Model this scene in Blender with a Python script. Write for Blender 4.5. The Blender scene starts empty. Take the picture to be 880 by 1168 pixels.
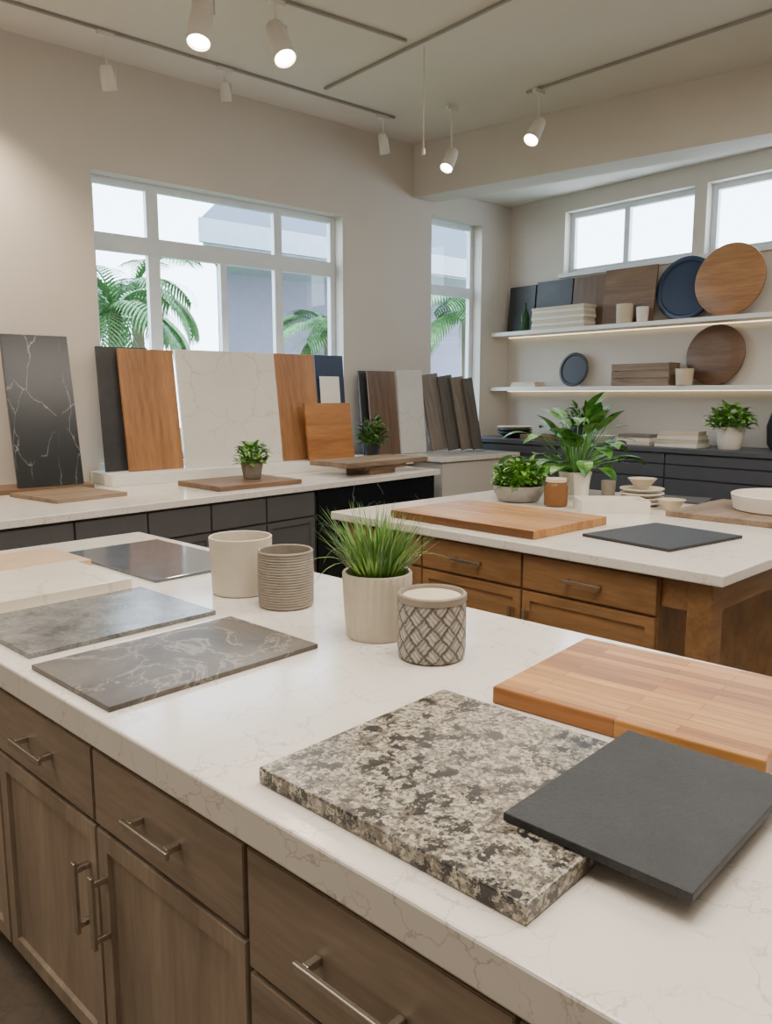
import bpy, bmesh, math, random
from mathutils import Vector, Matrix
random.seed(7)
C=bpy.context.collection
rad=math.radians
RA=-5.9
def RW(x,y):
    a=rad(RA); return (x*math.cos(a)-y*math.sin(a), x*math.sin(a)+y*math.cos(a))
# ---------------------------------------------------------------- materials
def newmat(name,rough=.5,metal=0,spec=None):
    m=bpy.data.materials.new(name);m.use_nodes=True
    nt=m.node_tree;b=nt.nodes['Principled BSDF']
    b.inputs['Roughness'].default_value=rough;b.inputs['Metallic'].default_value=metal
    if spec is not None:b.inputs['Specular IOR Level'].default_value=spec
    return m,nt,b
def N(nt,t,**k):
    n=nt.nodes.new(t)
    for a,v in k.items():setattr(n,a,v)
    return n
def L(nt,a,b):nt.links.new(a,b)
def c4(c):return (c[0],c[1],c[2],1)
def S(r,g,b):
    f=lambda v:((v/255+.055)/1.055)**2.4 if v/255>.04045 else v/255/12.92
    return (f(r),f(g),f(b))
def ramp(nt,stops,interp='LINEAR'):
    r=nt.nodes.new('ShaderNodeValToRGB');e=r.color_ramp;e.interpolation=interp
    while len(e.elements)<len(stops):e.elements.new(.5)
    for el,(p,c) in zip(e.elements,stops):
        el.position=p;el.color=c4(c) if not isinstance(c,(int,float)) else (c,c,c,1)
    return r
def coords(nt,scale=(1,1,1),rot=(0,0,0),loc=(0,0,0)):
    t=N(nt,'ShaderNodeTexCoord');mp=N(nt,'ShaderNodeMapping')
    mp.inputs['Scale'].default_value=scale;mp.inputs['Rotation'].default_value=rot;mp.inputs['Location'].default_value=loc
    L(nt,t.outputs['Object'],mp.inputs['Vector']);return mp.outputs['Vector']
def noise(nt,vec,scale,detail=4,rough=.55,dist=0):
    n=N(nt,'ShaderNodeTexNoise');n.inputs['Scale'].default_value=scale;n.inputs['Detail'].default_value=detail
    n.inputs['Roughness'].default_value=rough;n.inputs['Distortion'].default_value=dist
    L(nt,vec,n.inputs['Vector']);return n
def mixc(nt,fac,a,b,mode='MIX'):
    m=N(nt,'ShaderNodeMix',data_type='RGBA',blend_type=mode)
    for sock,v in ((m.inputs[0],fac),(m.inputs[6],a),(m.inputs[7],b)):
        if isinstance(v,(int,float)):sock.default_value=v
        elif isinstance(v,tuple):sock.default_value=c4(v)
        else:L(nt,v,sock)
    return m.outputs[2]
def bump(nt,b,h,strength=.3,dist=.002):
    n=N(nt,'ShaderNodeBump');n.inputs['Strength'].default_value=strength;n.inputs['Distance'].default_value=dist
    L(nt,h,n.inputs['Height']);L(nt,n.outputs[0],b.inputs['Normal'])
def plain(name,c,rough=.5,metal=0,var=.06,sc=8,bmp=0):
    m,nt,b=newmat(name,rough,metal)
    n=noise(nt,coords(nt),sc,3)
    r=ramp(nt,[(.3,tuple(x*(1-var) for x in c)),(.7,tuple(min(1,x*(1+var)) for x in c))])
    L(nt,n.outputs[0],r.inputs[0]);L(nt,r.outputs[0],b.inputs['Base Color'])
    if bmp:
        n2=noise(nt,coords(nt),sc*12,4);bump(nt,b,n2.outputs[0],bmp,.001)
    return m
def emit(name,c,s):
    m=bpy.data.materials.new(name);m.use_nodes=True;nt=m.node_tree
    b=nt.nodes['Principled BSDF'];b.inputs['Base Color'].default_value=c4(c)
    b.inputs['Emission Color'].default_value=c4(c);b.inputs['Emission Strength'].default_value=s
    return m
def wood(name,dark,light,axis=0,rough=.45,sc=14,stretch=.09,contrast=(.3,.7),fine=.78):
    m,nt,b=newmat(name,rough)
    s=[1,1,1];s[axis]=stretch
    v=coords(nt,tuple(s))
    n=noise(nt,v,sc,6,.62,.8);n2=noise(nt,v,sc*9,3,.6,.2)
    r=ramp(nt,[(contrast[0],dark),(contrast[1],light)]);L(nt,n.outputs[0],r.inputs[0])
    r2=ramp(nt,[(.35,fine),(.65,1.0)]);L(nt,n2.outputs[0],r2.inputs[0])
    L(nt,mixc(nt,1,r.outputs[0],r2.outputs[0],'MULTIPLY'),b.inputs['Base Color'])
    bump(nt,b,n2.outputs[0],.15,.0006)
    return m
def planks(name,dark,light,along,across,length,width,rough=.4):
    m,nt,b=newmat(name,rough)
    t=N(nt,'ShaderNodeTexCoord');sp=N(nt,'ShaderNodeSeparateXYZ');L(nt,t.outputs['Object'],sp.inputs[0])
    cb=N(nt,'ShaderNodeCombineXYZ');L(nt,sp.outputs[along],cb.inputs[0]);L(nt,sp.outputs[across],cb.inputs[1])
    br=N(nt,'ShaderNodeTexBrick');br.offset=.37;br.inputs['Scale'].default_value=1
    br.inputs['Brick Width'].default_value=length;br.inputs['Row Height'].default_value=width
    br.inputs['Mortar Size'].default_value=.0008;br.inputs['Mortar Smooth'].default_value=.2
    br.inputs['Color1'].default_value=c4(dark);br.inputs['Color2'].default_value=c4(light)
    br.inputs['Mortar'].default_value=c4(tuple(x*.4 for x in dark))
    L(nt,cb.outputs[0],br.inputs['Vector'])
    s=[1,1,1];s[along]=.07;v=coords(nt,tuple(s))
    n=noise(nt,v,70,5,.6,.4);r2=ramp(nt,[(.3,.62),(.7,1.06)]);L(nt,n.outputs[0],r2.inputs[0])
    L(nt,mixc(nt,1,br.outputs['Color'],r2.outputs[0],'MULTIPLY'),b.inputs['Base Color'])
    return m
def marble(name,base,vein,scale=6,width=.03,rough=.18,warp=.35,amount=.8,cloud=.06,maskr=(.42,.62),stretch=(1,1,1),rot=(0,0,0)):
    m,nt,b=newmat(name,rough)
    v=coords(nt,stretch,rot)
    w=noise(nt,v,scale*.9,4,.6)
    ad=N(nt,'ShaderNodeVectorMath',operation='MULTIPLY_ADD')
    L(nt,w.outputs[1],ad.inputs[0]);ad.inputs[1].default_value=(warp,)*3;L(nt,v,ad.inputs[2])
    vo=N(nt,'ShaderNodeTexVoronoi',feature='DISTANCE_TO_EDGE');vo.inputs['Scale'].default_value=scale
    L(nt,ad.outputs[0],vo.inputs['Vector'])
    r=ramp(nt,[(0,1.0),(width,.0)]);L(nt,vo.outputs[0],r.inputs[0])
    mk=noise(nt,v,scale*.6,3);r2=ramp(nt,[(maskr[0],0.0),(maskr[1],amount)]);L(nt,mk.outputs[0],r2.inputs[0])
    mu=N(nt,'ShaderNodeMath',operation='MULTIPLY');L(nt,r.outputs[0],mu.inputs[0]);L(nt,r2.outputs[0],mu.inputs[1])
    cl=noise(nt,v,scale*.5,5);rc=ramp(nt,[(.3,tuple(x*(1-cloud) for x in base)),(.7,base)]);L(nt,cl.outputs[0],rc.inputs[0])
    L(nt,mixc(nt,mu.outputs[0],rc.outputs[0],vein),b.inputs['Base Color'])
    return m
def granite(name):
    m,nt,b=newmat(name,.3)
    v=coords(nt)
    w=noise(nt,v,70,3,.6)
    ad=N(nt,'ShaderNodeVectorMath',operation='MULTIPLY_ADD')
    L(nt,w.outputs[1],ad.inputs[0]);ad.inputs[1].default_value=(.012,)*3;L(nt,v,ad.inputs[2])
    vo=N(nt,'ShaderNodeTexVoronoi',feature='F1');vo.inputs['Scale'].default_value=140;L(nt,ad.outputs[0],vo.inputs['Vector'])
    sp=N(nt,'ShaderNodeSeparateColor');L(nt,vo.outputs['Color'],sp.inputs[0])
    r=ramp(nt,[(0,S(112,107,98)),(.18,S(162,155,139)),(.42,S(134,128,116)),(.6,S(184,177,157)),(.82,S(88,84,79)),(.92,S(152,146,130))],'CONSTANT')
    L(nt,sp.outputs[0],r.inputs[0])
    n1=noise(nt,ad.outputs[0],30,5,.7);r1=ramp(nt,[(.53,0.0),(.58,.8)]);L(nt,n1.outputs[0],r1.inputs[0])
    c1=mixc(nt,r1.outputs[0],r.outputs[0],S(92,82,70))
    v2=coords(nt,loc=(3,5,1))
    n2=noise(nt,v2,27,5,.78);r2=ramp(nt,[(.53,0.0),(.552,1.0)]);L(nt,n2.outputs[0],r2.inputs[0])
    c2=mixc(nt,r2.outputs[0],c1,S(32,30,30))
    v3=coords(nt,loc=(9,2,4))
    n3=noise(nt,v3,120,3,.7);r3=ramp(nt,[(.56,0.0),(.60,.85)]);L(nt,n3.outputs[0],r3.inputs[0])
    c3=mixc(nt,r3.outputs[0],c2,S(48,45,43))
    L(nt,c3,b.inputs['Base Color'])
    return m
def stone(name,a,bcol,vein,rough=.35,sc=4,bmp=.2,fine=.3,dist=1.2,vd=2.0,va=.7,fs=30,band=.02):
    m,nt,b=newmat(name,rough)
    v=coords(nt)
    n=noise(nt,v,sc,8,.65,dist);r=ramp(nt,[(.35,a),(.63,bcol)]);L(nt,n.outputs[0],r.inputs[0])
    n2=noise(nt,v,sc*1.3,6,.6,vd)
    r2=ramp(nt,[(.5-band,0.0),(.5,va),(.5+band,0.0)]);L(nt,n2.outputs[0],r2.inputs[0])
    c=mixc(nt,r2.outputs[0],r.outputs[0],vein)
    n3=noise(nt,v,sc*fs,4,.7);r3=ramp(nt,[(.3,1-fine),(.7,1.0)]);L(nt,n3.outputs[0],r3.inputs[0])
    L(nt,mixc(nt,1,c,r3.outputs[0],'MULTIPLY'),b.inputs['Base Color'])
    if bmp:bump(nt,b,n3.outputs[0],bmp,.002)
    return m
M={}
M['wall']=plain('wall_paint',S(205,199,190),.85,var=.02,sc=2,bmp=.05)
M['ceil']=plain('ceiling_paint',S(215,210,202),.9,var=.02,sc=2)
M['floor']=stone('floor_concrete',S(88,78,66),S(112,100,86),S(84,76,66),.5,1.5,.05,.15)
M['white']=plain('white_paint',S(230,229,224),.4,var=.02)
M['frame']=plain('window_frame_white',S(216,223,228),.4,var=.02)
M['ctop']=marble('white_quartz',S(231,225,216),S(168,153,136),11,.030,.14,.16,.6,.06,(.41,.59))
M['marblew']=marble('white_marble_sample',S(222,219,213),S(174,170,164),4,.04,.25,.3,.6,.10)
M['marblecream']=marble('cream_marble_sample',S(230,221,203),S(180,166,144),5,.05,.25,.2,.6,.08)
M['marbleb']=marble('black_marble_sample',S(40,43,46),S(160,163,164),3.0,.010,.22,.25,.8,.4,(.44,.54),(1.6,1,.8),(0,.6,0))
M['marblefront']=marble('black_marble_front',S(26,28,31),S(120,138,132),2.5,.02,.12,.4,.7,.5,(.46,.56))
M['granite']=granite('speckled_granite')
M['slate']=stone('grey_slate',S(62,58,55),S(110,104,97),S(176,169,158),.45,3.0,.12,.3,.6,1.1,.55,42,.018)
M['grayst']=stone('blue_grey_granite',S(78,81,84),S(138,139,138),S(172,172,168),.22,10,.03,.45,.5,.8,.4,14,.015)
M['black']=stone('black_slate',S(38,40,43),S(50,52,55),S(56,58,61),.55,9,.9,.5,.6,.8,.4,18)
M['darkgloss']=stone('polished_dark_stone',S(78,85,94),S(100,106,113),S(108,113,120),.1,6,0,.15)
M['darkpanel']=stone('charcoal_panel',S(50,51,54),S(62,63,66),S(68,68,70),.45,5,.1,.2)
M['tan']=plain('tan_laminate',S(198,170,138),.45)
cabd,cabl=S(128,113,97),S(166,149,130)
M['cab']=wood('taupe_cabinet_wood',cabd,cabl,0,.42,7,.12,(.3,.72),.82)
M['cabv']=wood('taupe_cabinet_wood_vertical',cabd,cabl,2,.42,7,.12,(.3,.72),.82)
M['cab2']=wood('brown_cabinet_wood',S(124,90,58),S(168,128,86),0,.4,7,.12,(.3,.7),.8)
M['kick']=plain('toe_kick_dark',S(45,38,32),.6)
M['cabgrey']=plain('charcoal_cabinet_paint',S(86,85,86),.45,var=.04)
M['cabback']=plain('slate_grey_cabinet_paint',S(76,78,84),.45,var=.05)
M['nickel']=plain('brushed_nickel',S(205,198,188),.25,1,.03,30)
M['butcher']=planks('butcher_block_wood',S(154,96,38),S(208,152,78),1,0,.30,.034,.36)
M['butcher2']=planks('island_butcher_wood',S(162,108,54),S(198,146,84),1,0,.5,.045,.36)
M['oak']=wood('warm_oak_board',S(134,90,54),S(182,132,84),2,.4,9)
M['oak2']=wood('orange_oak_board',S(146,94,48),S(192,134,78),0,.4,8)
M['walnut']=wood('walnut_board',S(88,66,50),S(130,102,80),2,.45,8)
M['walnuth']=wood('walnut_flat_board',S(96,72,54),S(144,114,86),0,.45,8)
M['oakdisc']=wood('oak_round_board',S(142,98,60),S(186,138,92),0,.4,9)
M['walnutdisc']=wood('walnut_round_board',S(92,66,48),S(132,100,74),0,.45,9)
M['plank1']=wood('grey_wood_plank',S(116,106,96),S(154,142,130),2,.5,10)
M['plank2']=wood('dark_grey_wood_plank',S(84,79,75),S(118,111,105),2,.5,10)
M['rustic']=wood('rustic_wood',S(104,84,64),S(164,142,118),0,.6,9)
M['cream']=plain('cream_ceramic',S(200,191,172),.45,var=.04,sc=25,bmp=.06)
M['creamw']=plain('white_ceramic',S(228,222,210),.35,var=.03)
M['taupe']=plain('taupe_ceramic',S(138,129,116),.6,var=.1,sc=30,bmp=.15)
M['stonebowl']=plain('grey_stone_bowl',S(150,146,138),.7,var=.1,sc=30)
M['blue']=plain('navy_ceramic',S(38,54,80),.35,var=.1)
M['charc']=plain('charcoal_ceramic',S(52,55,62),.45)
M['soil']=plain('potting_soil',S(60,46,34),.95,var=.3,sc=60)
M['lampw']=plain('lamp_white_metal',S(215,211,203),.4,0)
M['rail']=plain('track_grey_metal',S(150,146,140),.45,0)
M['lens']=emit('lamp_lens',(1,.86,.66),30)
M['led']=emit('led_strip',(1,.8,.5),2.8)
M['book']=plain('book_cover_cream',S(208,194,170),.6)
M['bookg']=plain('book_cover_grey',S(120,112,102),.6)
M['wax']=plain('candle_wax',S(208,194,168),.6)
def glassy(name,c,alpha,rough=.05):
    m,nt,b=newmat(name,rough)
    b.inputs['Base Color'].default_value=c4(c);b.inputs['Transmission Weight'].default_value=alpha;b.inputs['IOR'].default_value=1.3
    return m
M['amber']=glassy('amber_glass',S(150,108,70),.4)
M['green']=glassy('green_glass',S(60,96,66),.4)
def pane():
    m=bpy.data.materials.new('window_glass');m.use_nodes=True;nt=m.node_tree;nt.nodes.clear()
    o=N(nt,'ShaderNodeOutputMaterial');t=N(nt,'ShaderNodeBsdfTransparent');t.inputs[0].default_value=(.95,.98,1,1)
    g=N(nt,'ShaderNodeBsdfGlossy');g.inputs['Roughness'].default_value=.02
    mx=N(nt,'ShaderNodeMixShader');mx.inputs[0].default_value=.03
    L(nt,t.outputs[0],mx.inputs[1]);L(nt,g.outputs[0],mx.inputs[2]);L(nt,mx.outputs[0],o.inputs[0]);return m
M['glass']=pane()
def leafmat(name,a,b_,rough=.4):
    m,nt,b=newmat(name,rough)
    n=noise(nt,coords(nt),18,2);r=ramp(nt,[(.35,a),(.65,b_)]);L(nt,n.outputs[0],r.inputs[0]);L(nt,r.outputs[0],b.inputs['Base Color'])
    return m
M['leaf']=leafmat('green_leaf',S(50,92,36),S(102,148,66))
M['leafb']=leafmat('bright_green_leaf',S(68,124,40),S(126,176,74))
M['grass']=leafmat('grass_blade',S(54,100,36),S(128,170,76))
M['bigleaf']=leafmat('broad_leaf',S(48,100,40),S(102,158,64),.35)
M['outleaf']=leafmat('outdoor_leaf',S(58,102,56),S(112,154,92))
M['outwall']=plain('house_wall',S(126,124,142),.8)
M['outroof']=plain('house_roof',S(84,90,102),.8)
M['outwhite']=plain('house_fascia',S(156,163,174),.7)
M['lawn']=plain('lawn',S(70,100,50),.9,var=.2)
M['trunk']=plain('palm_trunk',S(110,95,75),.9,var=.2)
def patternmat():
    m,nt,b=newmat('leaf_pattern_ceramic',.55)
    t=N(nt,'ShaderNodeTexCoord');sp=N(nt,'ShaderNodeSeparateXYZ');L(nt,t.outputs['Object'],sp.inputs[0])
    def MA(op,a,b2=None):
        n=N(nt,'ShaderNodeMath',operation=op)
        for i,v in enumerate((a,b2)):
            if v is None:continue
            if isinstance(v,(int,float)):n.inputs[i].default_value=v
            else:L(nt,v,n.inputs[i])
        return n.outputs[0]
    nz=noise(nt,coords(nt),60,2);wob=MA('MULTIPLY',MA('SUBTRACT',nz.outputs[0],.5),.35)
    u=MA('ADD',MA('MULTIPLY',MA('ARCTAN2',sp.outputs[1],sp.outputs[0]),13/(2*math.pi)),0.0)
    v=MA('ADD',MA('MULTIPLY',sp.outputs[2],21),wob)
    a=MA('ADD',u,v);c=MA('SUBTRACT',v,u)
    fa=MA('ABSOLUTE',MA('SUBTRACT',MA('FRACT',a),.5));fc=MA('ABSOLUTE',MA('SUBTRACT',MA('FRACT',c),.5))
    d=MA('MAXIMUM',fa,fc)
    chk=MA('MODULO',MA('ADD',MA('FLOOR',a),MA('FLOOR',c)),2.0);chk=MA('GREATER_THAN',MA('ABSOLUTE',chk),.5)
    st=MA('FRACT',MA('MULTIPLY',a,3.0));st2=MA('FRACT',MA('MULTIPLY',c,3.0))
    base=ramp(nt,[(.0,S(184,179,168)),(.34,S(168,162,152)),(.44,S(108,103,97)),(.5,S(92,88,83))]);L(nt,d,base.inputs[0])
    rs=ramp(nt,[(.30,.58),(.5,1.05)]);L(nt,st,rs.inputs[0]);rs2=ramp(nt,[(.30,.50),(.5,.92)]);L(nt,st2,rs2.inputs[0])
    hat=mixc(nt,chk,rs.outputs[0],rs2.outputs[0])
    col=mixc(nt,1,base.outputs[0],hat,'MULTIPLY')
    L(nt,col,b.inputs['Base Color'])
    bump(nt,b,col,.8,.004)
    return m
M['pattern']=patternmat()
# ---------------------------------------------------------------- geometry helpers
def finish(bm,name,mat,parent=None,loc=(0,0,0),rot=(0,0,0),smooth=False):
    bmesh.ops.recalc_face_normals(bm,faces=bm.faces[:])
    me=bpy.data.meshes.new(name);bm.to_mesh(me);bm.free()
    for mm in (mat if isinstance(mat,(list,tuple)) else [mat]):me.materials.append(M[mm] if isinstance(mm,str) else mm)
    if smooth:
        for p in me.polygons:p.use_smooth=True
        try:me.set_sharp_from_angle(angle=rad(40))
        except Exception:pass
    o=bpy.data.objects.new(name,me);C.objects.link(o);o.location=loc;o.rotation_euler=rot
    if parent:o.parent=parent
    return o
def addbox(bm,x0,x1,y0,y1,z0,z1,mi=0):
    vs=[bm.verts.new(p) for p in ((x0,y0,z0),(x1,y0,z0),(x1,y1,z0),(x0,y1,z0),(x0,y0,z1),(x1,y0,z1),(x1,y1,z1),(x0,y1,z1))]
    fs=[bm.faces.new([vs[i] for i in q]) for q in ((3,2,1,0),(4,5,6,7),(0,1,5,4),(1,2,6,5),(2,3,7,6),(3,0,4,7))]
    for f in fs:f.material_index=mi
    return fs
def bevel(bm,w,seg=2):
    if w:bmesh.ops.bevel(bm,geom=bm.edges[:]+bm.verts[:],offset=w,segments=seg,profile=.5,affect='EDGES')
def box(name,x0,x1,y0,y1,z0,z1,mat,parent=None,bv=.003,loc=(0,0,0),rot=(0,0,0)):
    bm=bmesh.new();addbox(bm,x0,x1,y0,y1,z0,z1);bevel(bm,bv);return finish(bm,name,mat,parent,loc,rot)
def prism(name,pts,z0,z1,mat,parent=None,bv=0,loc=(0,0,0),rot=(0,0,0)):
    bm=bmesh.new()
    a=[bm.verts.new((p[0],p[1],z0)) for p in pts];b=[bm.verts.new((p[0],p[1],z1)) for p in pts]
    n=len(pts);bm.faces.new(a[::-1]);bm.faces.new(b)
    for i in range(n):bm.faces.new((a[i],a[(i+1)%n],b[(i+1)%n],b[i]))
    bmesh.ops.recalc_face_normals(bm,faces=bm.faces[:]);bevel(bm,bv)
    return finish(bm,name,mat,parent,loc,rot)
def lathe(name,prof,mat,parent=None,loc=(0,0,0),seg=64,rf=None,rot=(0,0,0)):
    bm=bmesh.new();rings=[]
    for (r,z) in prof:
        if r<1e-5:rings.append([bm.verts.new((0,0,z))]);continue
        ring=[]
        for i in range(seg):
            a=2*math.pi*i/seg;rr=r*(rf(a,z,r) if rf else 1)
            ring.append(bm.verts.new((rr*math.cos(a),rr*math.sin(a),z)))
        rings.append(ring)
    for A,B in zip(rings,rings[1:]):
        for i in range(seg):
            j=(i+1)%seg
            if len(A)==1 and len(B)==1:break
            if len(A)==1:bm.faces.new((A[0],B[i],B[j]))
            elif len(B)==1:bm.faces.new((A[i],A[j],B[0]))
            else:bm.faces.new((A[i],A[j],B[j],B[i]))
    return finish(bm,name,mat,parent,loc,rot,True)
def meta(o,label,cat,group=None):
    o['label']=label;o['category']=cat
    if group:o['group']=group
    return o
def struct(o):o['kind']='structure';return o
def put(o,x,y,z,rot=0,room=False,tilt=0,roll=0):
    if room:
        x,y=RW(x,y);rot+=RA
    o.location=(x,y,z);o.rotation_euler=(rad(tilt),rad(roll),rad(rot));return o
def thing(name,label,cat,x,y,z,rot=0,room=False,group=None):
    e=bpy.data.objects.new(name,None);e.empty_display_size=.05;C.objects.link(e)
    put(e,x,y,z,rot,room);return meta(e,label,cat,group)
def slab(name,label,cat,w,d,t,mat,x,y,z,rot=0,room=False,bv=.002,group=None,tilt=0):
    o=box(name,-w/2,w/2,-d/2,d/2,0,t,mat,bv=bv);put(o,x,y,z,rot,room,tilt);return meta(o,label,cat,group)
def leanb(name,label,cat,w,h,t,mat,x,y,z,ang,face='y',group=None,rot=0,bv=.002,roll=0):
    o=box(name,-w/2,w/2,-t,0,0,h,mat,bv=bv)
    put(o,x,y,z+abs(math.sin(rad(roll)))*w/2,(0 if face=='y' else -90)+rot,True,-ang,roll);return meta(o,label,cat,group)
def leand(name,label,cat,r,t,mat,x,y,z,ang,face='x',dish=False):
    bm=bmesh.new();seg=64
    prof=[(0,0),(r-.006,0),(r,-.005),(r,-t+.005),(r-.006,-t),((r*.86) if dish else r*.5,-t),((r*.82) if dish else r*.4,-t+(t*.5 if dish else 0)),(0,-t+(t*.5 if dish else 0))]
    rings=[]
    for rr,yy in prof:
        if rr==0:rings.append([bm.verts.new((0,yy,r))]);continue
        rings.append([bm.verts.new((rr*math.cos(2*math.pi*i/seg),yy,r+rr*math.sin(2*math.pi*i/seg))) for i in range(seg)])
    for A,B in zip(rings,rings[1:]):
        for i in range(seg):
            j=(i+1)%seg
            if len(A)==1:bm.faces.new((A[0],B[i],B[j]))
            elif len(B)==1:bm.faces.new((A[i],A[j],B[0]))
            else:bm.faces.new((A[i],A[j],B[j],B[i]))
    o=finish(bm,name,mat,smooth=True);put(o,x,y,z,0 if face=='y' else -90,True,-ang);return meta(o,label,cat)
def tube(bm,pts,r,seg=8):
    rings=[]
    for k,p in enumerate(pts):
        p=Vector(p);d=(Vector(pts[min(k+1,len(pts)-1)])-Vector(pts[max(k-1,0)])).normalized()
        a=d.orthogonal().normalized();b=d.cross(a)
        rr=r[k] if isinstance(r,(list,tuple)) else r
        rings.append([bm.verts.new(p+a*rr*math.cos(2*math.pi*i/seg)+b*rr*math.sin(2*math.pi*i/seg)) for i in range(seg)])
    for A,B in zip(rings,rings[1:]):
        best=min(range(seg),key=lambda s:(A[0].co-B[s].co).length)
        B[:]=B[best:]+B[:best]
        if (A[1].co-B[1].co).length>(A[1].co-B[-1].co).length:B[:]=[B[0]]+B[1:][::-1]
        for i in range(seg):bm.faces.new((A[i],A[(i+1)%seg],B[(i+1)%seg],B[i]))
    bm.faces.new(rings[0][::-1]);bm.faces.new(rings[-1])
def leaf(bm,base,az,elev,length,width,droop,seg=5,fold=.25,shape='leaf'):
    p=Vector(base);e=elev;side=Vector((-math.sin(az),math.cos(az),0));prev=None
    for k in range(seg+1):
        t=k/seg
        w=(math.sin(math.pi*(t**.75))*width/2) if shape=='leaf' else (width/2*(1-t**2))
        d=Vector((math.cos(az)*math.cos(e),math.sin(az)*math.cos(e),math.sin(e)))
        up=side.cross(d)*-1
        row=[bm.verts.new(p-side*w+up*w*fold),bm.verts.new(p),bm.verts.new(p+side*w+up*w*fold)]
        if prev:
            bm.faces.new((prev[0],prev[1],row[1],row[0]));bm.faces.new((prev[1],prev[2],row[2],row[1]))
        prev=row;p=p+d*(length/seg);e-=droop/seg
# ---------------------------------------------------------------- camera
cam=bpy.data.cameras.new('camera');co=bpy.data.objects.new('camera',cam);C.objects.link(co)
cam.sensor_fit='VERTICAL';cam.sensor_height=36;cam.lens=900/1168*36;cam.clip_start=.05
co.location=(0,0,1.58);co.rotation_euler=(rad(90)-math.atan(134/900),0,rad(43.3-90))
bpy.context.scene.camera=co
# ---------------------------------------------------------------- room shell
rz=(0,0,rad(RA))
CH=4.0;X0,X1,Y0,Y1=-2.6,7.0,-3.2,6.0;WT=.22
struct(box('floor',X0-WT,X1+WT,Y0-WT,Y1+WT,-.1,0,'floor',bv=0,rot=rz))
struct(box('ceiling',X0-WT,X1+WT,Y0-WT,Y1+WT,CH,CH+.1,'ceil',bv=0,rot=rz))
def wallholes(name,axis,a0,a1,w0,w1,holes):
    bm=bmesh.new()
    us=sorted({a0,a1}|{h[0] for h in holes}|{h[1] for h in holes});zs=sorted({0,CH}|{h[2] for h in holes}|{h[3] for h in holes})
    for i in range(len(us)-1):
        for j in range(len(zs)-1):
            uc=(us[i]+us[i+1])/2;zc=(zs[j]+zs[j+1])/2
            if any(h[0]<uc<h[1] and h[2]<zc<h[3] for h in holes):continue
            if axis=='x':addbox(bm,us[i],us[i+1],w0,w1,zs[j],zs[j+1])
            else:addbox(bm,w0,w1,us[i],us[i+1],zs[j],zs[j+1])
    bmesh.ops.remove_doubles(bm,verts=bm.verts[:],dist=1e-5)
    return struct(finish(bm,name,'wall',rot=rz))
W1=(2.33,4.65,1.06,3.21);W2=(5.79,6.54,1.15,3.38)
wallholes('wall_left','x',X0-WT,X1+WT,Y1,Y1+WT,[W1,W2])
B1=(3.84,5.26,2.83,3.45);B2=(2.2,3.72,2.83,3.45)
wallholes('wall_back','y',Y0,Y1,X1,X1+WT,[B1,B2])
struct(box('wall_near',X0-WT,X1+WT,Y0-WT,Y0,0,CH,'wall',bv=0,rot=rz))
struct(box('wall_side',X0-WT,X0,Y0,Y1,0,CH,'wall',bv=0,rot=rz))
def windowf(name,axis,hole,plane,vbars,hbars,border=.055,dp=.05):
    bm=bmesh.new();u0,u1,z0,z1=hole
    def bar(a0,a1,b0,b1,mi=0,p0=plane,p1=plane+dp):
        if axis=='x':addbox(bm,a0,a1,p0,p1,b0,b1,mi)
        else:addbox(bm,p0,p1,a0,a1,b0,b1,mi)
    bar(u0,u0+border,z0,z1);bar(u1-border,u1,z0,z1);bar(u0+border,u1-border,z0,z0+border);bar(u0+border,u1-border,z1-border,z1)
    for b in vbars:bar(b[0],b[1],b[2],b[3])
    for b in hbars:bar(b[0],b[1],b[2],b[3],0,plane-.004,plane+dp+.004)
    bar(u0+.01,u1-.01,z0+.01,z1-.01,1,plane+dp*.5,plane+dp*.5+.004)
    return struct(finish(bm,name,['frame','glass'],rot=rz))
windowf('window_1','x',W1,Y1+.12,[(2.80,2.90,2.8,3.16),(2.80,2.90,1.1,2.68),(3.44,3.50,1.1,2.68),(3.98,4.06,1.1,2.68),(3.98,4.06,2.8,3.16)],[(2.385,4.595,2.67,2.80)])
windowf('window_2','x',W2,Y1+.12,[],[(5.84,6.49,2.62,2.72)])
windowf('window_3','y',B1,X1+.1,[(4.56,4.62,2.88,3.40)],[])
windowf('window_4','y',B2,X1+.1,[(2.9,2.97,2.88,3.40)],[])
struct(box('trim_1',2.28,4.70,Y1-.03,Y1+.12,1.0,1.06,'frame',rot=rz))
struct(box('trim_2',5.74,6.57,Y1-.03,Y1+.12,1.09,1.15,'frame',rot=rz))
struct(box('trim_3',X1-.03,X1+.1,2.15,5.31,2.79,2.83,'frame',rot=rz))
struct(prism('trim_4',[(5.53,5.995),(6.92,-.4),(6.99,-.4),(6.99,1.0),(5.83,5.995)],3.5,3.999,'wall',rot=rz))
struct(prism('ceiling_soffit',[(5.83,5.995),(6.99,1.0),(6.995,5.995)],3.62,3.999,'ceil',rot=rz))
struct(box('baseboard_left',X0,X1,Y1-.015,Y1,0,.12,'white',rot=rz))
struct(box('baseboard_back',X1-.015,X1,Y0,Y1-.02,0,.12,'white',rot=rz))
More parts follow.
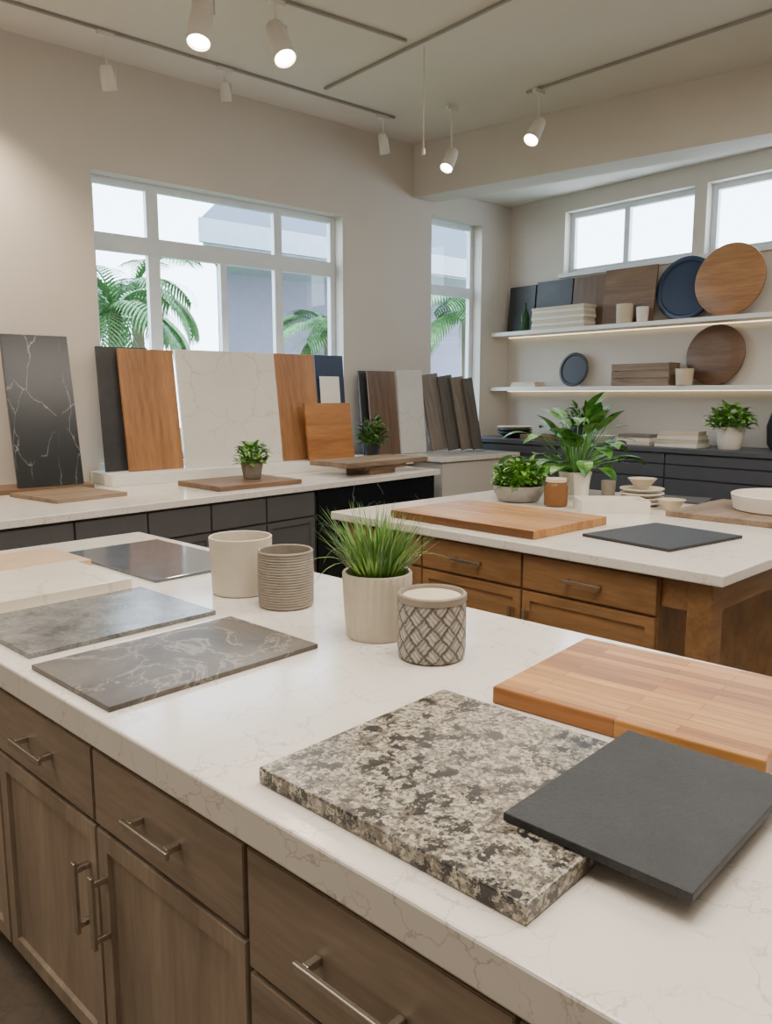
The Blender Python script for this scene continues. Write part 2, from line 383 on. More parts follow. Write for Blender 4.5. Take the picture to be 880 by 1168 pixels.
# ---------------------------------------------------------------- cabinets
def panel(name,w,h,parent,loc,mat,shaker=True,t=.02,fr=.06):
    bm=bmesh.new();addbox(bm,0,w,-t,0,0,h)
    bmesh.ops.recalc_face_normals(bm,faces=bm.faces[:]);bm.normal_update()
    f=[f for f in bm.faces if abs(f.calc_center_median().y+t)<1e-6][0]
    es=list(f.edges)
    if shaker:
        bmesh.ops.inset_region(bm,faces=[f],thickness=fr,depth=0)
        bmesh.ops.inset_region(bm,faces=[f],thickness=.004,depth=-.010)
    bmesh.ops.bevel(bm,geom=[e for e in es if e.is_valid],offset=.002,segments=2,affect='EDGES')
    return finish(bm,name,mat,parent,loc)
def pull(parent,w,cx,cz,vertical=False,t=.02):
    bm=bmesh.new();h=w/2
    if vertical:
        addbox(bm,-.008,.008,-.040,-.030,-h,h);addbox(bm,-.007,.007,-.031,0,-h+.012,-h+.026);addbox(bm,-.007,.007,-.031,0,h-.026,h-.012)
    else:
        addbox(bm,-h,h,-.040,-.030,-.008,.008);addbox(bm,-h+.012,-h+.026,-.031,0,-.007,.007);addbox(bm,h-.026,h-.012,-.031,0,-.007,.007)
    bevel(bm,.002,2)
    o=finish(bm,'handle','nickel',parent,(cx,-t-.0002,cz));o['label']='brushed nickel bar pull handle';return o
def cabinet(label,x,y,rot,room,w,depth,z0,z1,cols,mat='cab',matv='cabv',group=None,handles=True,hw=.17,name='base_cabinet'):
    c=thing(name,label,'cabinet',x,y,0,rot,room,group)
    box('body',0,w,0,depth,z0,z1,matv,c,.001)
    box('toe_kick',.0,w,.07,depth-.05,0,z0-.001,'kick',c,0)
    for x0,x1,items in cols:
        for kind,za,zb,hs in items:
            ww=x1-x0-.008;hh=zb-za-.008
            p=panel('drawer' if kind=='drawer' else 'door',ww,hh,c,(x0+.004,-.0005,za+.004),mat if kind=='drawer' else matv,kind=='door')
            if handles:
                if kind=='drawer':pull(p,hw,ww/2,hh/2)
                elif hs=='r':pull(p,hw,ww-.035,hh-.17,True)
                else:pull(p,hw,.035,hh-.17,True)
    return c
g1='taupe wood base cabinets under the marble island'
ZT=.849
def two(w,zt=.838,zm=.66,zb=.085):
    return [(0,w/2,[('drawer',zm,zt,''),('door',zb,zm-.004,'r')]),(w/2,w,[('drawer',zm,zt,''),('door',zb,zm-.004,'l')])]
FX=.748
cabinet('taupe stained wood cabinet with two drawers and doors',FX,3.175,-90,False,1.08,1.1,.075,ZT,two(1.08),group=g1)
cabinet('taupe stained wood cabinet, shaker doors, nickel bar pulls',FX,2.092,-90,False,1.08,1.1,.075,ZT,two(1.08),group=g1)
st3=[('drawer',.61,.838,''),('drawer',.36,.606,''),('drawer',.085,.356,'')]
cabinet('taupe stained wood cabinet with stacked wide drawers',FX,1.009,-90,False,1.08,1.1,.075,ZT,[(0,.54,st3),(.54,1.08,st3)],group=g1,hw=.21)
cabinet('taupe stained wood cabinet with stacked wide drawers',FX,-.074,-90,False,.53,1.1,.075,ZT,[(0,.53,st3)],group=g1,hw=.21)
meta(box('countertop',.715,1.93,-.64,3.47,.850,.92,'ctop',bv=.005),'thick white marble-look island top with fine warm veins','countertop')
# ---------------------------------------------------------------- samples on the near island
slab('granite_slab','speckled grey, cream and black granite sample slab','stone slab',.50,.54,.03,'granite',1.025,.76,.9205,0,bv=.003)
slab('slate_slab','matte black slate sample resting across the granite slab','stone slab',.40,.285,.014,'black',1.118,.483,.951,0,bv=.002)
slab('butcher_block','thick honey-coloured butcher block cutting board','cutting board',.45,.55,.038,'butcher',1.582,.688,.9205,3.5,bv=.004)
slab('stone_tile','matte grey veined slate tile on the marble island','stone tile',.585,.385,.012,'slate',1.04,1.693,.9205,0,bv=.0015)
slab('stone_tile','polished blue-grey speckled stone tile on the island','stone tile',.56,.44,.013,'grayst',1.055,2.185,.9205,0,bv=.0015)
slab('marble_slab','thick cream-white marble sample slab with soft veins','stone slab',.60,.44,.040,'marblecream',1.02,2.655,.9205,0,bv=.003)
slab('laminate_sample','flat tan laminate sample sheet behind the marble slab','sample sheet',.55,.36,.025,'tan',1.13,3.08,.9205,0)
slab('stone_tile','glossy dark blue-grey polished stone tile near pots','stone tile',.43,.72,.010,'darkgloss',1.64,2.82,.9205,0,bv=.0015)
def potprof(r0,r1,h,t=.007,base=.01,lip=.002):
    return [(0,0),(r0-.006,0),(r0,.006),(r0+(r1-r0)*.5,h*.5),(r1,h-lip),(r1-lip,h),(r1-t+lip,h),(r1-t,h-lip),(r0-t,base),(0,base)]
def cyl_pot(name,label,cat,x,y,z,prof,mat,rf=None,seg=64,room=False,group=None):
    o=lathe(name,prof,mat,seg=seg,rf=rf);put(o,x,y,z,0,room);return meta(o,label,cat,group)
Z=.9205
cyl_pot('ceramic_pot','smooth cream ceramic pot, empty, with a thick rim','pot',1.56,2.14,Z,potprof(.097,.105,.192,.008),'cream')
pr=[(0,0),(.080,0)]
n=40
for i in range(n+1):
    z=.004+.166*i/n;pr.append((.0855+.002*math.sin(math.pi*i/n)+(.0014 if i%2 else -.0014),z))
pr+=[(.088,.175),(.084,.180),(.079,.177),(.077,.02),(0,.02)]
cyl_pot('ribbed_pot','taupe ceramic pot with fine horizontal ribs','pot',1.555,1.90,Z,pr,'taupe')
pg=thing('potted_grass','cream fluted pot holding a tuft of green grass','plant',1.525,1.47,Z)
lathe('pot',[(0,0),(.082,0),(.086,.006),(.092,.09),(.095,.155),(.096,.178),(.093,.182),(.087,.180),(.085,.15),(.08,.02),(0,.02)],'cream',pg,seg=240,rf=lambda a,z,r:1+(.014*math.cos(a*30) if (.008<z<.165 and r>.0855) else 0))
lathe('soil',[(0,.155),(.084,.155),(.084,.15),(0,.15)],'soil',pg,seg=40)
bm=bmesh.new()
for i in range(460):
    a=random.uniform(0,2*math.pi);rr=.062*math.sqrt(random.random())
    ln=random.uniform(.09,.235);el=rad(random.uniform(68,92))-rr*4.5
    leaf(bm,(rr*math.cos(a),rr*math.sin(a),.155),a+random.uniform(-.5,.5),el,ln,random.uniform(.004,.0075),random.uniform(.05,.6),6,.3,'blade')
for a in (2.6,3.1,-.7,-.4,.2,1.5):
    leaf(bm,(.04*math.cos(a),.04*math.sin(a),.16),a,rad(58),random.uniform(.22,.27),.006,2.3,9,.3,'blade')
finish(bm,'grass','grass',pg)
pc=thing('lidded_candle_jar','grey and white woven-pattern ceramic jar with cream wax','jar',1.49,1.245,Z)
lathe('jar',[(0,0),(.078,0),(.084,.005),(.087,.03),(.087,.140),(.085,.147),(.078,.147),(.078,.01),(0,.01)],'pattern',pc)
lathe('rim',[(.070,.1475),(.085,.1475),(.088,.151),(.088,.165),(.085,.168),(.080,.168),(.077,.163),(.076,.150)],'taupe',pc)
lathe('candle_wax',[(0,.1475),(.069,.1475),(.0755,.156),(.074,.159),(0,.160)],'wax',pc)
# ---------------------------------------------------------------- second island
IX,IY,IR=2.91,1.04,-3.0
def I2(u,v):
    a=rad(IR);return (IX+u*math.cos(a)-v*math.sin(a),IY+u*math.sin(a)+v*math.cos(a))
o=box('countertop',0,2.0,0,2.25,.875,.92,'ctop',bv=.005);put(o,IX,IY,0,IR);meta(o,'white quartz top of the wooden display island','countertop')
g2='brown wood base cabinets of the second island'
def isl2(v0,w,cols,label):
    x,y=I2(.06,v0);cabinet(label,x,y,IR-90,False,w,1.5,.09,.874,cols,'cab2','cab2',g2,hw=.19)
isl2(2.17,.60,[(0,.60,[('drawer',.70,.862,''),('door',.10,.695,'r')])],'brown wood cabinet with drawer above a shaker door')
isl2(1.567,.63,[(0,.63,[('drawer',.70,.862,''),('door',.10,.695,'r')])],'brown wood cabinet with drawer above a shaker door')
isl2(.934,.66,[(0,.66,[('drawer',.70,.862,''),('door',.10,.695,'l')])],'brown wood cabinet with drawer above a shaker door')
lt=thing('island_leg_frame','brown wooden leg frame carrying the open island end','table frame',*I2(0,0),0,IR)
for (u,v) in ((.06,.06),(1.84,.06)):box('leg',u,u+.10,v,v+.10,0,.874,'cab2',lt,.004)
box('apron',.161,1.839,.075,.10,.74,.874,'cab2',lt,.002)
box('apron',.075,.10,.161,.272,.74,.874,'cab2',lt,.002)
slab('cutting_board','long honey oak butcher block board on white counter','cutting board',.63,.94,.042,'butcher2',3.39,2.40,Z,-3,bv=.004)
slab('slate_slab','thin black slate tile on the second island','stone tile',.56,.47,.014,'black',3.52,1.55,Z,-11)
slab('stone_board','pale stone board under a white serving tray','stone slab',.72,.80,.03,'rustic',4.50,1.40,Z,-3)
slab('stone_tile','small dark stone tile behind the serving dishes','stone tile',.28,.30,.012,'darkpanel',4.86,2.02,Z,10)
cyl_pot('serving_tray','round white ceramic tray with upright rim','tray',4.62,1.34,Z+.031,[(0,0),(.26,0),(.27,.006),(.285,.085),(.278,.09),(.272,.085),(.26,.012),(0,.012)],'creamw')
def small_leaves(parent,n,r,h,ll,lw,z,mat='leaf',name='leaves'):
    bm=bmesh.new()
    for i in range(n):
        a=random.uniform(0,2*math.pi);rr=r*math.sqrt(random.random());zz=z+h*random.random()*(1-.5*(rr/r)**2)
        leaf(bm,(rr*math.cos(a),rr*math.sin(a),zz),a+random.uniform(-1,1),rad(random.uniform(-10,60)),ll*random.uniform(.7,1.2),lw*random.uniform(.7,1.2),random.uniform(.2,1.0),4,.25)
    for i in range(max(6,n//9)):
        a=random.uniform(0,2*math.pi);rr=r*.75*random.random()
        tube(bm,[(rr*.2*math.cos(a),rr*.2*math.sin(a),z-.01),(rr*math.cos(a),rr*math.sin(a),z+h*.75)],.0022,4)
    return finish(bm,name,mat,parent)
bp=thing('bowl_planter','grey stone bowl planted with low leafy greens','plant',4.14,2.76,Z)
lathe('bowl',[(0,0),(.10,0),(.125,.01),(.155,.06),(.16,.10),(.152,.103),(.146,.095),(.12,.02),(0,.02)],'stonebowl',bp)
lathe('soil',[(0,.085),(.142,.085),(.142,.08),(0,.08)],'soil',bp,seg=32)
small_leaves(bp,420,.135,.17,.07,.035,.09,'leafb')
bl=thing('broad_leaf_plant','lush broad-leaved green plant in a cream pot','plant',4.72,2.70,Z)
lathe('pot',potprof(.085,.11,.15),'cream',bl)
lathe('soil',[(0,.13),(.10,.13),(.10,.12),(0,.12)],'soil',bl,seg=32)
bm=bmesh.new()
for i in range(72):
    a=2*math.pi*i/72*7.3+random.uniform(-.3,.3);el=rad(random.uniform(12,80));hh=random.uniform(.10,.44)
    sp=Vector((math.cos(a)*math.cos(el),math.sin(a)*math.cos(el),math.sin(el)))*hh
    base=Vector((.02*math.cos(a),.02*math.sin(a),.13));mid=base+sp*.5+Vector((0,0,.02));tip=base+sp
    tube(bm,[base,mid,tip],[.005,.004,.003],5)
    leaf(bm,tip,a+random.uniform(-.5,.5),el-random.uniform(.1,.7),random.uniform(.15,.23),random.uniform(.085,.125),random.uniform(.4,1.2),7,.15)
finish(bm,'leaves','bigleaf',bl)
jr=thing('glass_jar','amber glass jar with pale lid beside the greens','jar',4.10,2.47,Z)
lathe('jar',[(0,0),(.062,0),(.07,.008),(.07,.12),(.06,.135),(.058,.145),(.0,.145)],'amber',jr)
lathe('lid',[(0,.1455),(.062,.1455),(.062,.165),(.058,.168),(0,.168)],'wax',jr)
for (x,y,r,h,m_,lab) in ((4.40,2.47,.05,.17,'creamw','tall cream ceramic cup behind the glass jar'),(4.50,2.34,.045,.13,'taupe','small taupe ceramic cup among the dishes')):
    cyl_pot('ceramic_cup',lab,'cup',x,y,Z,potprof(r*.85,r,h,.005),m_)
bm=bmesh.new();addbox(bm,-.19,.19,-.12,.12,0,.008)
for q in ((-.19,.19,-.12,-.11),(-.19,.19,.11,.12),(-.19,-.18,-.11,.11),(.18,.19,-.11,.11)):addbox(bm,*q,.008,.07)
o=finish(bm,'serving_dish','creamw');put(o,4.15,2.14,Z,-48);meta(o,'rectangular white ceramic serving dish','dish')
for i in range(4):
    cyl_pot('plate','small cream plate in a stack on the island','plate',4.50,2.12,Z+.002+.026*i,[(0,0),(.09,0),(.13,.018),(.128,.024),(.09,.008),(0,.008)],'wax' if i%2 else 'creamw',group='stack of cream plates on the second island')
cyl_pot('bowl','small cream bowl set on the plate stack','bowl',4.50,2.12,Z+.106,[(0,0),(.04,0),(.085,.055),(.08,.055),(.038,.006),(0,.006)],'cream')
cyl_pot('bowl','wide cream ceramic bowl beside the plate stack','bowl',4.42,1.90,Z,[(0,0),(.04,0),(.08,.06),(.075,.06),(.038,.006),(0,.006)],'wax')
# ---------------------------------------------------------------- window-side counter
cp=[(-.35,4.21),(4.94,4.985),(4.98,5.99),(-.35,5.99)]
o=prism('countertop',cp,.875,.92,'ctop',bv=.003,rot=rz);meta(o,'long white quartz counter under the windows','countertop')
fa=math.degrees(math.atan2(.775,5.29))
g3='charcoal painted base cabinets beneath the window counter'
ux,uy=math.cos(rad(fa)),math.sin(rad(fa))
def lc(d,off):return (-.35+ux*d-uy*off,4.21+uy*d+ux*off)
for k in range(4):
    x,y=lc(.03+.95*k,.045)
    cabinet('charcoal painted cabinet with flat drawers under counter',x,y,fa,True,.945,.8,.1,.874,[(0,.47,[('drawer',.68,.862,''),('door',.11,.676,'r')]),(.475,.945,[('drawer',.68,.862,''),('door',.11,.676,'l')])],'cabgrey','cabgrey',g3,handles=False)
x,y=lc(3.86,.03)
mf=thing('marble_display_base','black green-veined marble clad display base','counter base',x,y,0,fa,True)
box('marble_front',0,1.44,0,.02,0,.874,'marblefront',mf,.001)
box('body',0,1.44,.0205,.9,.0,.874,'cabgrey',mf,.001)
meta(put(box('riser_shelf',0,2.95,0,.42,0,.085,'white',bv=.003),2.2,5.56,Z,0,True),'low white riser ledge holding upright samples','shelf')
RZ=Z+.0855
leanb('marble_slab','black marble sample slab with fine white veins','stone slab',.44,1.04,.03,'marbleb',1.79,5.62,.955,10)
leanb('charcoal_slab','narrow charcoal stone slab behind the oak board','stone slab',.40,.93,.025,'darkpanel',2.46,5.84,RZ,5)
leanb('oak_board','tall warm oak board leaning by the window','wood board',.44,.92,.028,'oak',2.62,5.74,RZ,8)
leanb('marble_slab','large white marble sample slab with faint veins','stone slab',.90,.93,.025,'marblew',3.31,5.74,RZ,8)
leanb('oak_board','tall warm oak board next to the white marble','wood board',.42,.93,.028,'oak',3.99,5.76,RZ,8)
leanb('oak_board','short orange oak board in front of taller one','wood board',.50,.50,.028,'oak2',4.24,5.665,RZ,8)
leanb('charcoal_slab','small dark stone sample behind the white card','stone slab',.32,.93,.02,'blue',4.40,5.84,RZ,5)
leanb('sample_card','small white sample card on a dark slab','card',.22,.74,.006,'white',4.38,5.80,RZ,5.5)
leanb('charcoal_slab','narrow near-black slab beside the walnut board','stone slab',.16,.80,.02,'darkpanel',4.83,5.84,RZ,6)
leanb('walnut_board','greyish walnut board leaning beside white slab','wood board',.34,.80,.025,'walnut',4.98,5.77,RZ,7)
o=box('countertop',5.16,6.28,0,.80,.955,1.0,'ctop',bv=.003);put(o,0,0,0,0,True);o.location=(*RW(0,5.19),0);meta(o,'short white counter in the corner by the narrow window','countertop')
cb=thing('corner_counter_base','pale grey painted base of the corner counter','counter base',5.2,5.22,0,0,True)
box('body',0,1.04,0,.76,.0,.954,'wall',cb,.002)
leanb('white_board','plain off-white sample board by the walnut board','sample board',.34,.82,.025,'marblew',5.36,5.80,1.001,6)
for i,(xx,mm,ww) in enumerate(((5.76,'plank1',.24),(5.94,'plank2',.2),(6.07,'plank1',.18),(6.18,'plank2',.14))):
    leanb('vinyl_plank',('light' if mm=='plank1' else 'dark')+' grey wood-look plank leaning by the window','sample plank',ww,.78-.01*i,.018,mm,xx,5.82-.045*i,1.001,7,group='grey wood-look planks leaning in the corner',roll=-7)
slab('walnut_board','rectangular walnut board under a small plant','cutting board',.72,.55,.035,'walnuth',2.98,5.10,Z,4,True,bv=.004)
slab('rustic_board','flat weathered wood board on the window counter','cutting board',.50,.56,.025,'rustic',1.78,5.24,Z,12,True)
slab('oak_board','brown wood board beneath the black marble slab','cutting board',.95,.36,.032,'walnuth',1.60,5.75,Z,0,True)
slab('wood_board','small dark board supporting the wood stack','cutting board',.34,.26,.04,'walnuth',4.30,5.18,Z,10,True,group='boards stacked on the window counter')
slab('wood_board','short wood block in the board stack','cutting board',.50,.34,.035,'rustic',4.33,5.20,Z+.041,5,True,group='boards stacked on the window counter')
slab('wood_board','wide pale wood board topping the stack','cutting board',1.0,.46,.04,'rustic',4.33,5.22,Z+.077,8,True,group='boards stacked on the window counter')
def potted(x,y,z,label,potr,poth,n,r,h,ll,lw,potmat='stonebowl',room=True,leafm='leaf'):
    e=thing('potted_plant',label,'plant',x,y,z,0,room)
    lathe('pot',potprof(potr*.75,potr,poth,.006),potmat,e,seg=40)
    lathe('soil',[(0,poth*.88),(potr*.88,poth*.88),(potr*.86,poth*.8),(0,poth*.8)],'soil',e,seg=24)
    small_leaves(e,n,r,h,ll,lw,poth*.9,leafm);return e
potted(3.10,5.13,Z+.0355,'small leafy plant in grey pot on walnut board',.085,.12,170,.10,.19,.07,.04,'taupe',leafm='leafb')
potted(4.70,5.64,RZ,'small leafy plant in dark pot beside samples',.08,.13,170,.11,.26,.08,.045,'charc')
# ---------------------------------------------------------------- back wall counter and shelves
BT=1.12
meta(put(box('countertop',0,.66,-5.1,0,BT-.04,BT,'cabback',bv=.003),6.32,5.98,0,0,True),'dark grey stone counter below the wall shelves','countertop')
g4='slate grey drawer cabinets along the back wall'
for k in range(4):
    w=1.15
    cabinet('slate grey painted cabinet with long shallow drawers',6.36,5.93-w*1.005*k,-90,True,w,.6,.1,BT-.041,[(0,w,[('drawer',.98,1.07,''),('drawer',.86,.975,''),('drawer',.62,.855,''),('drawer',.11,.615,'')])],'cabback','cabback',g4,handles=False)
for zz in (2.21,1.62):
    s=thing('wall_shelf','long white floating shelf with warm strip light below','shelf',6.70,5.985,zz,-90,True,'floating shelves on the back wall')
    box('shelf_board',0,4.6,0,.295,0,.04,'white',s,.002)
    box('led_strip',.03,4.5,.262,.274,-.008,-.0005,'led',s,0)
SU=2.2505;SL=1.6605
sx=6.93
leanb('charcoal_slab','square charcoal slab on the upper shelf','stone slab',.36,.50,.02,'darkpanel',sx,5.76,SU,5,'x')
leanb('charcoal_slab','dark brown-grey slab on the upper shelf','stone slab',.46,.52,.02,'darkpanel',sx,5.33,SU,5,'x')
leanb('walnut_board','dark walnut board behind stacked white tiles','wood board',.45,.52,.02,'walnut',sx,4.86,SU,5,'x')
leanb('walnut_board','reddish walnut board on the upper shelf','wood board',.56,.54,.022,'walnuth',sx-.05,4.40,SU,6,'x')
for i in range(7):
    slab('sample_tile','thin cream sample tile in a shelf stack','sample tile',.20,.66-.01*(i%3),.03,'creamw' if i%2 else 'book',6.80,5.10,SU+.0315*i,0,True,group='stack of cream tiles on the upper shelf')
cyl_pot('glass_bottle','slim dark green glass bottle on the shelf','bottle',6.78,5.58,SU,[(0,0),(.045,0),(.05,.01),(.05,.15),(.018,.24),(.016,.30),(.0,.30)],'green',room=True)
cyl_pot('ceramic_cup','small tan ceramic cup on the upper shelf','cup',6.77,4.36,SU,potprof(.075,.08,.18),'wax',room=True)
cyl_pot('ceramic_cup','small cream ceramic cup on the upper shelf','cup',6.77,4.17,SU,potprof(.05,.06,.14),'creamw',room=True)
leand('round_plate','large round navy blue plate standing on shelf','plate',.29,.03,'blue',sx-.02,3.84,SU,7,'x',True)
leand('round_board','large round oak board standing on the shelf','cutting board',.31,.03,'oakdisc',sx-.12,3.38,SU,6,'x')
leanb('walnut_board','tall walnut board at the shelf far end','wood board',.4,.5,.02,'walnut',sx,2.7,SU,5,'x')
leand('round_plate','small round charcoal plate standing on lower shelf','plate',.175,.025,'charc',sx-.04,5.02,SL,8,'x',True)
leand('round_board','round walnut board standing on the lower shelf','cutting board',.27,.03,'walnutdisc',sx-.02,3.52,SL,7,'x')
bx=thing('wooden_crate','rustic slatted wooden crate on the lower shelf','crate',6.81,4.14,SL,-90,True)
bm=bmesh.new()
for i in range(3):addbox(bm,-.30,.30,-.10,-.085,.004+.07*i,.068+.07*i);addbox(bm,-.30,.30,.085,.10,.004+.07*i,.068+.07*i)
addbox(bm,-.30,-.285,-.085,.085,0,.21);addbox(bm,.285,.30,-.085,.085,0,.21);addbox(bm,-.285,.285,-.085,.085,0,.012)
finish(bm,'crate_box','rustic',bx)
cyl_pot('ceramic_cup','cream ceramic cup beside the round walnut board','cup',6.74,3.70,SL,potprof(.07,.08,.15),'wax',room=True)
for i in range(2):slab('book','flat pale book on the lower shelf','book',.18,.34-.04*i,.025,'book',6.82,5.55,SL+.0255*i,3*i,True,group='books on the lower shelf')
CT=BT+.0005
for i in range(3):cyl_pot('bowl','dark shallow bowl nested on the back counter','bowl',6.62,5.55,CT+.03*i,[(0,0),(.10,0),(.19,.06),(.185,.065),(.095,.012),(0,.012)],'charc' if i<2 else 'wax',room=True,group='nested bowls on the back counter')
slab('sample_tile','dark wood tile lying on the back counter','sample tile',.24,.44,.05,'walnuth',6.55,5.10,CT,0,True)
potted(6.72,4.78,CT,'leafy plant in dark pot on back counter',.10,.15,120,.14,.26,.11,.05,'charc')
for i in range(3):slab('book','flat cream book stacked on the back counter','book',.22,.36-.03*i,.032,('book','creamw','bookg')[i],6.6,4.05,CT+.0325*i,5*i,True,group='books stacked on the back counter')
for i in range(4):slab('sample_tile','white sample tile stacked on back counter','sample tile',.24,.40-.02*i,.034,('creamw','book')[i%2],6.58,3.60,CT+.0345*i,4*i,True,group='white tiles stacked on the back counter')
cyl_pot('bowl','small cream bowl on the back counter','bowl',6.58,4.42,CT,[(0,0),(.06,0),(.12,.07),(.115,.07),(.055,.008),(0,.008)],'creamw',room=True)
potted(6.58,3.17,CT,'leafy plant in a white tapered pot',.12,.19,170,.15,.19,.10,.055,'creamw',leafm='leafb')
cyl_pot('vase','tall charcoal vase at the counter end','vase',6.78,2.84,CT,[(0,0),(.07,0),(.10,.05),(.11,.2),(.06,.38),(.05,.48),(.065,.5),(.055,.5),(.04,.46),(0,.45)],'charc',room=True)
# ---------------------------------------------------------------- ceiling tracks and lamps
def track(p,q,label='slim pale grey ceiling track rail for spotlights'):
    d=math.hypot(q[0]-p[0],q[1]-p[1]);a=math.degrees(math.atan2(q[1]-p[1],q[0]-p[0]))
    o=box('track_rail',0,d,-.011,.011,-.020,0,'rail',bv=.002);put(o,p[0],p[1],CH-.0005,a,True);return meta(o,label,'track','ceiling track rails')
track((-.5,5.54),(4.88,5.54));track((.2,4.66),(3.93,4.34));track((4.02,5.40),(4.02,2.6));track((5.30,4.40),(5.46,1.4))
RT=(.757,-.653);FWD=(.653,.757)
def lamp(x,y,stem,aim,label,on=True,r=.055,ln=.17,energy=25):
    """aim=(right, toward viewer side, down) direction of the beam in room terms"""
    e=thing('track_spotlight',label,'spotlight',x,y,CH-.0205,0,True,'track spotlights on the ceiling')
    box('adapter',-.06,.06,-.018,.018,-.03,0,'lampw',e,.003)
    d=Vector((RT[0]*aim[0]-FWD[0]*aim[1],RT[1]*aim[0]-FWD[1]*aim[1],-aim[2])).normalized()
    bm=bmesh.new();tube(bm,[(0,0,-.03),(0,0,-stem)],.009,8)
    tube(bm,[(0,0,-stem),(r*1.15,0,-stem-.01),(r*1.15,0,-stem-.09)],.006,6);finish(bm,'stem','lampw',e)
    q=Vector((0,0,-1)).rotation_difference(d)
    b=lathe('lamp_shade',[(0,.06),(r*.62,.06),(r*.82,.045),(r*.92,.0),(r,-ln*.55),(r*1.04,-ln+.06),(r*1.04-.005,-ln+.06),(r-.006,-ln+.085),(0,-ln+.085)],'lampw',e,(0,0,-stem-.07),32)
    b.rotation_euler=q.to_euler()
    lathe('lamp_lens',[(0,-.004),(r-.010,-.004),(r-.010,.0),(0,.0)],'lens' if on else 'creamw',b,(0,0,-ln+.078),24)
    if on:
        l=bpy.data.lights.new('lamp','SPOT');l.energy=energy;l.color=(1,.80,.57);l.spot_size=rad(100);l.spot_blend=.9;l.shadow_soft_size=.05
        lo=bpy.data.objects.new('bulb_light',l);C.objects.link(lo);lo.parent=b;lo.location=(0,0,-ln+.055)
lamp(2.44,4.46,.10,(-.05,.35,1),'white cylindrical track spotlight, lit, aimed down',r=.068,ln=.30,energy=100)
lamp(2.92,4.42,.12,(.35,.45,1),'white cylindrical track spotlight, lit, tilted outwards',r=.068,ln=.27,energy=100)
lamp(2.30,5.54,.20,(.0,-.5,1),'small white track spotlight on the wall rail, unlit',False,r=.05,ln=.15)
lamp(3.20,5.54,.09,(.0,-.5,1),'small white track spotlight on the wall rail, unlit',False,r=.04,ln=.12)
lamp(4.75,5.54,.14,(.2,-.5,1),'small white track spotlight on the wall rail, unlit',False,r=.045,ln=.16)
lamp(1.15,5.50,.18,(-.1,-.7,1.6),'white track spotlight washing the wall, lit',r=.05,ln=.18,energy=200)
lamp(5.30,4.28,.20,(-.5,.5,1),'white track spotlight, lit, aimed at island',r=.06,ln=.22,energy=110)
lamp(5.05,5.00,.32,(-.4,.5,1),'white spotlight on a long rod, lit',r=.055,ln=.2,energy=70)
bm=bmesh.new();tube(bm,[(0,0,0),(0,0,-.68)],.005,6);tube(bm,[(0,0,-.68),(0,0,-.72)],.012,8)
meta(put(finish(bm,'suspension_cable','lampw'),4.10,4.34,CH-.0010,0,True),'thin white suspension cable hanging from the ceiling','cable')
# ---------------------------------------------------------------- outside
o=box('lawn',-12,30,6.4,40,-.35,-.2,'lawn',bv=0,rot=rz);meta(o,'green lawn outside the showroom windows','lawn')
hs=thing('neighbouring_house','pale grey house with overhanging roof outside','house',0,0,-.195,0,True)
prism('house_wall',[(6.45,11.6),(12.6,11.6),(13.2,14.5),(9.8,16.5)],0,3.85,'outwall',hs)
def hexa(name,vs,mat,parent):
    bm=bmesh.new();v=[bm.verts.new(p) for p in vs]
    for q in ((0,1,2,3),(4,5,6,7),(0,1,5,4),(1,2,6,5),(2,3,7,6),(3,0,4,7)):bm.faces.new([v[i] for i in q])
    return finish(bm,name,mat,parent)
hexa('roof',[(5.1,9.6,3.8),(12.6,9.6,3.8),(12.6,12.5,5.2),(7.4,12.5,5.2),(5.1,9.6,4.0),(12.6,9.6,4.0),(12.6,12.5,5.4),(7.4,12.5,5.4)],'outroof',hs)
hexa('fascia',[(5.05,9.52,3.72),(12.6,9.52,3.72),(12.6,9.59,3.72),(5.1,9.59,3.72),(5.05,9.52,4.02),(12.6,9.52,4.02),(12.6,9.59,4.02),(5.1,9.59,4.02)],'outwhite',hs)
hexa('eave_soffit',[(5.15,9.6,3.70),(12.6,9.6,3.70),(12.6,11.6,3.70),(6.5,11.6,3.70),(5.15,9.6,3.76),(12.6,9.6,3.76),(12.6,11.6,3.76),(6.5,11.6,3.76)],'outwhite',hs)
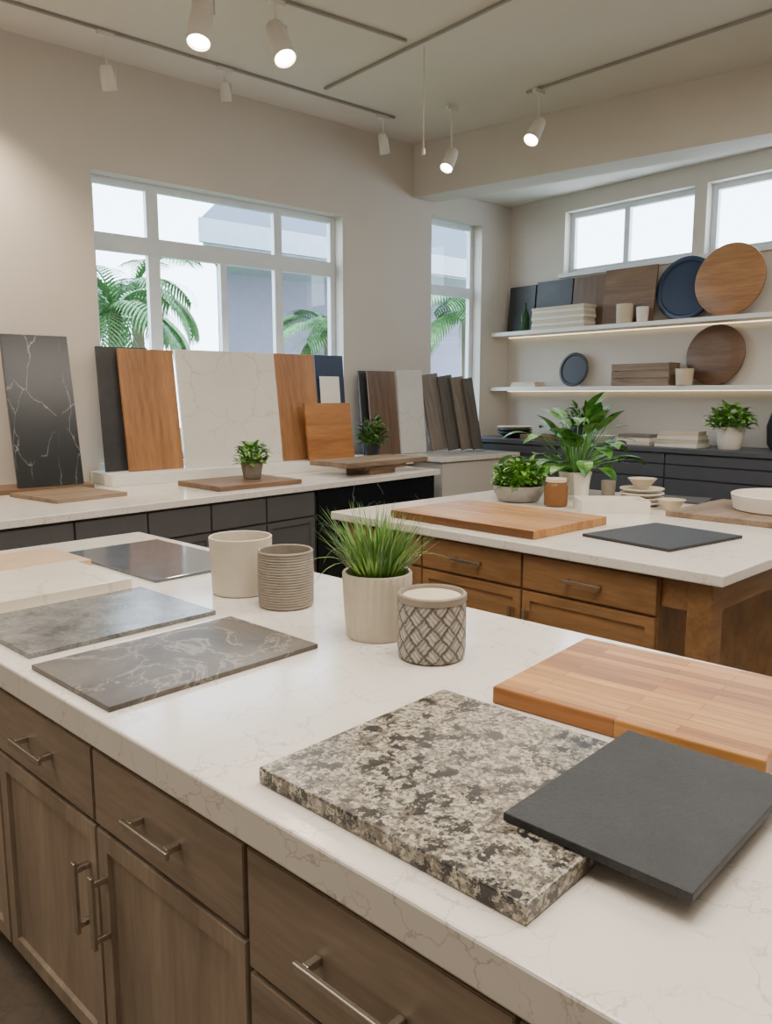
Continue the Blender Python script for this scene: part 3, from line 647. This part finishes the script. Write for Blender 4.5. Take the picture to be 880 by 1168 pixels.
def palm(x,y,h,n,seed,ln=1.7,kind='palms outside the windows'):
    random.seed(seed)
    e=thing('palm_tree','feathery green palm outside the window','tree',x,y,-.17,random.uniform(0,90),True,kind)
    bm=bmesh.new();tube(bm,[(0,0,0),(.03,0,h*.5),(0,.02,h)],[.12,.09,.08],10);finish(bm,'trunk','trunk',e)
    bm=bmesh.new()
    for i in range(n):
        a=2*math.pi*i/n+random.uniform(-.2,.2);el=rad(random.uniform(0,80));p=Vector((0,0.02,h));k=20
        for j in range(k):
            d=Vector((math.cos(a)*math.cos(el),math.sin(a)*math.cos(el),math.sin(el)));q=p+d*ln/k
            tube(bm,[p,q],.010,3)
            for sgn in (-1,1):
                leaf(bm,q,a+sgn*1.0,el*.6-.1,.40*math.sin(math.pi*(j+2)/(k+3))+.08,.042,.9,3,.1,'blade')
            p=q;el-=.09
    finish(bm,'fronds','outleaf',e)
palm(3.45,8.4,2.60,17,1,.95);palm(4.75,10.8,3.15,20,8,1.1);palm(6.9,9.2,2.55,16,3,.85);palm(9.2,8.7,2.9,20,4,1.0);palm(2.9,11.9,3.2,18,5,1.2)
# ---------------------------------------------------------------- light
w=bpy.data.worlds.new('world');bpy.context.scene.world=w;w.use_nodes=True;nt=w.node_tree
bg=nt.nodes['Background'];bg.inputs[1].default_value=10.0
tc=N(nt,'ShaderNodeTexCoord');sp=N(nt,'ShaderNodeSeparateXYZ');L(nt,tc.outputs['Generated'],sp.inputs[0])
r=ramp(nt,[(0,(.84,.93,1.0)),(.6,(.62,.80,1.0))]);L(nt,sp.outputs[2],r.inputs[0]);L(nt,r.outputs[0],bg.inputs[0])
def area(x,y,z,sx_,sy_,e,c,rot=(0,0,0),portal=False):
    l=bpy.data.lights.new('area','AREA');l.shape='RECTANGLE';l.size=sx_;l.size_y=sy_;l.energy=e;l.color=c
    o=bpy.data.objects.new('area_light',l);C.objects.link(o);wx,wy=RW(x,y);o.location=(wx,wy,z);o.rotation_euler=(rot[0],rot[1],rot[2]+rad(RA))
    if portal:l.cycles.is_portal=True
    return o
area(3.49,6.25,2.13,2.3,2.15,1,(1,1,1),(rad(-90),0,0),True)
area(6.15,6.25,2.26,.73,2.2,1,(1,1,1),(rad(-90),0,0),True)
area(7.25,3.73,3.14,.62,3.1,1,(1,1,1),(0,rad(90),0),True)
warm=(1,.90,.78)  # added soft fill lamps below the ceiling, out of view, no fixtures there
area(1.0,.9,3.93,2.0,2.0,132,warm)
area(3.9,.2,3.93,2.4,2.4,140,warm)
area(-1.0,3.2,3.93,1.5,2.0,60,warm)
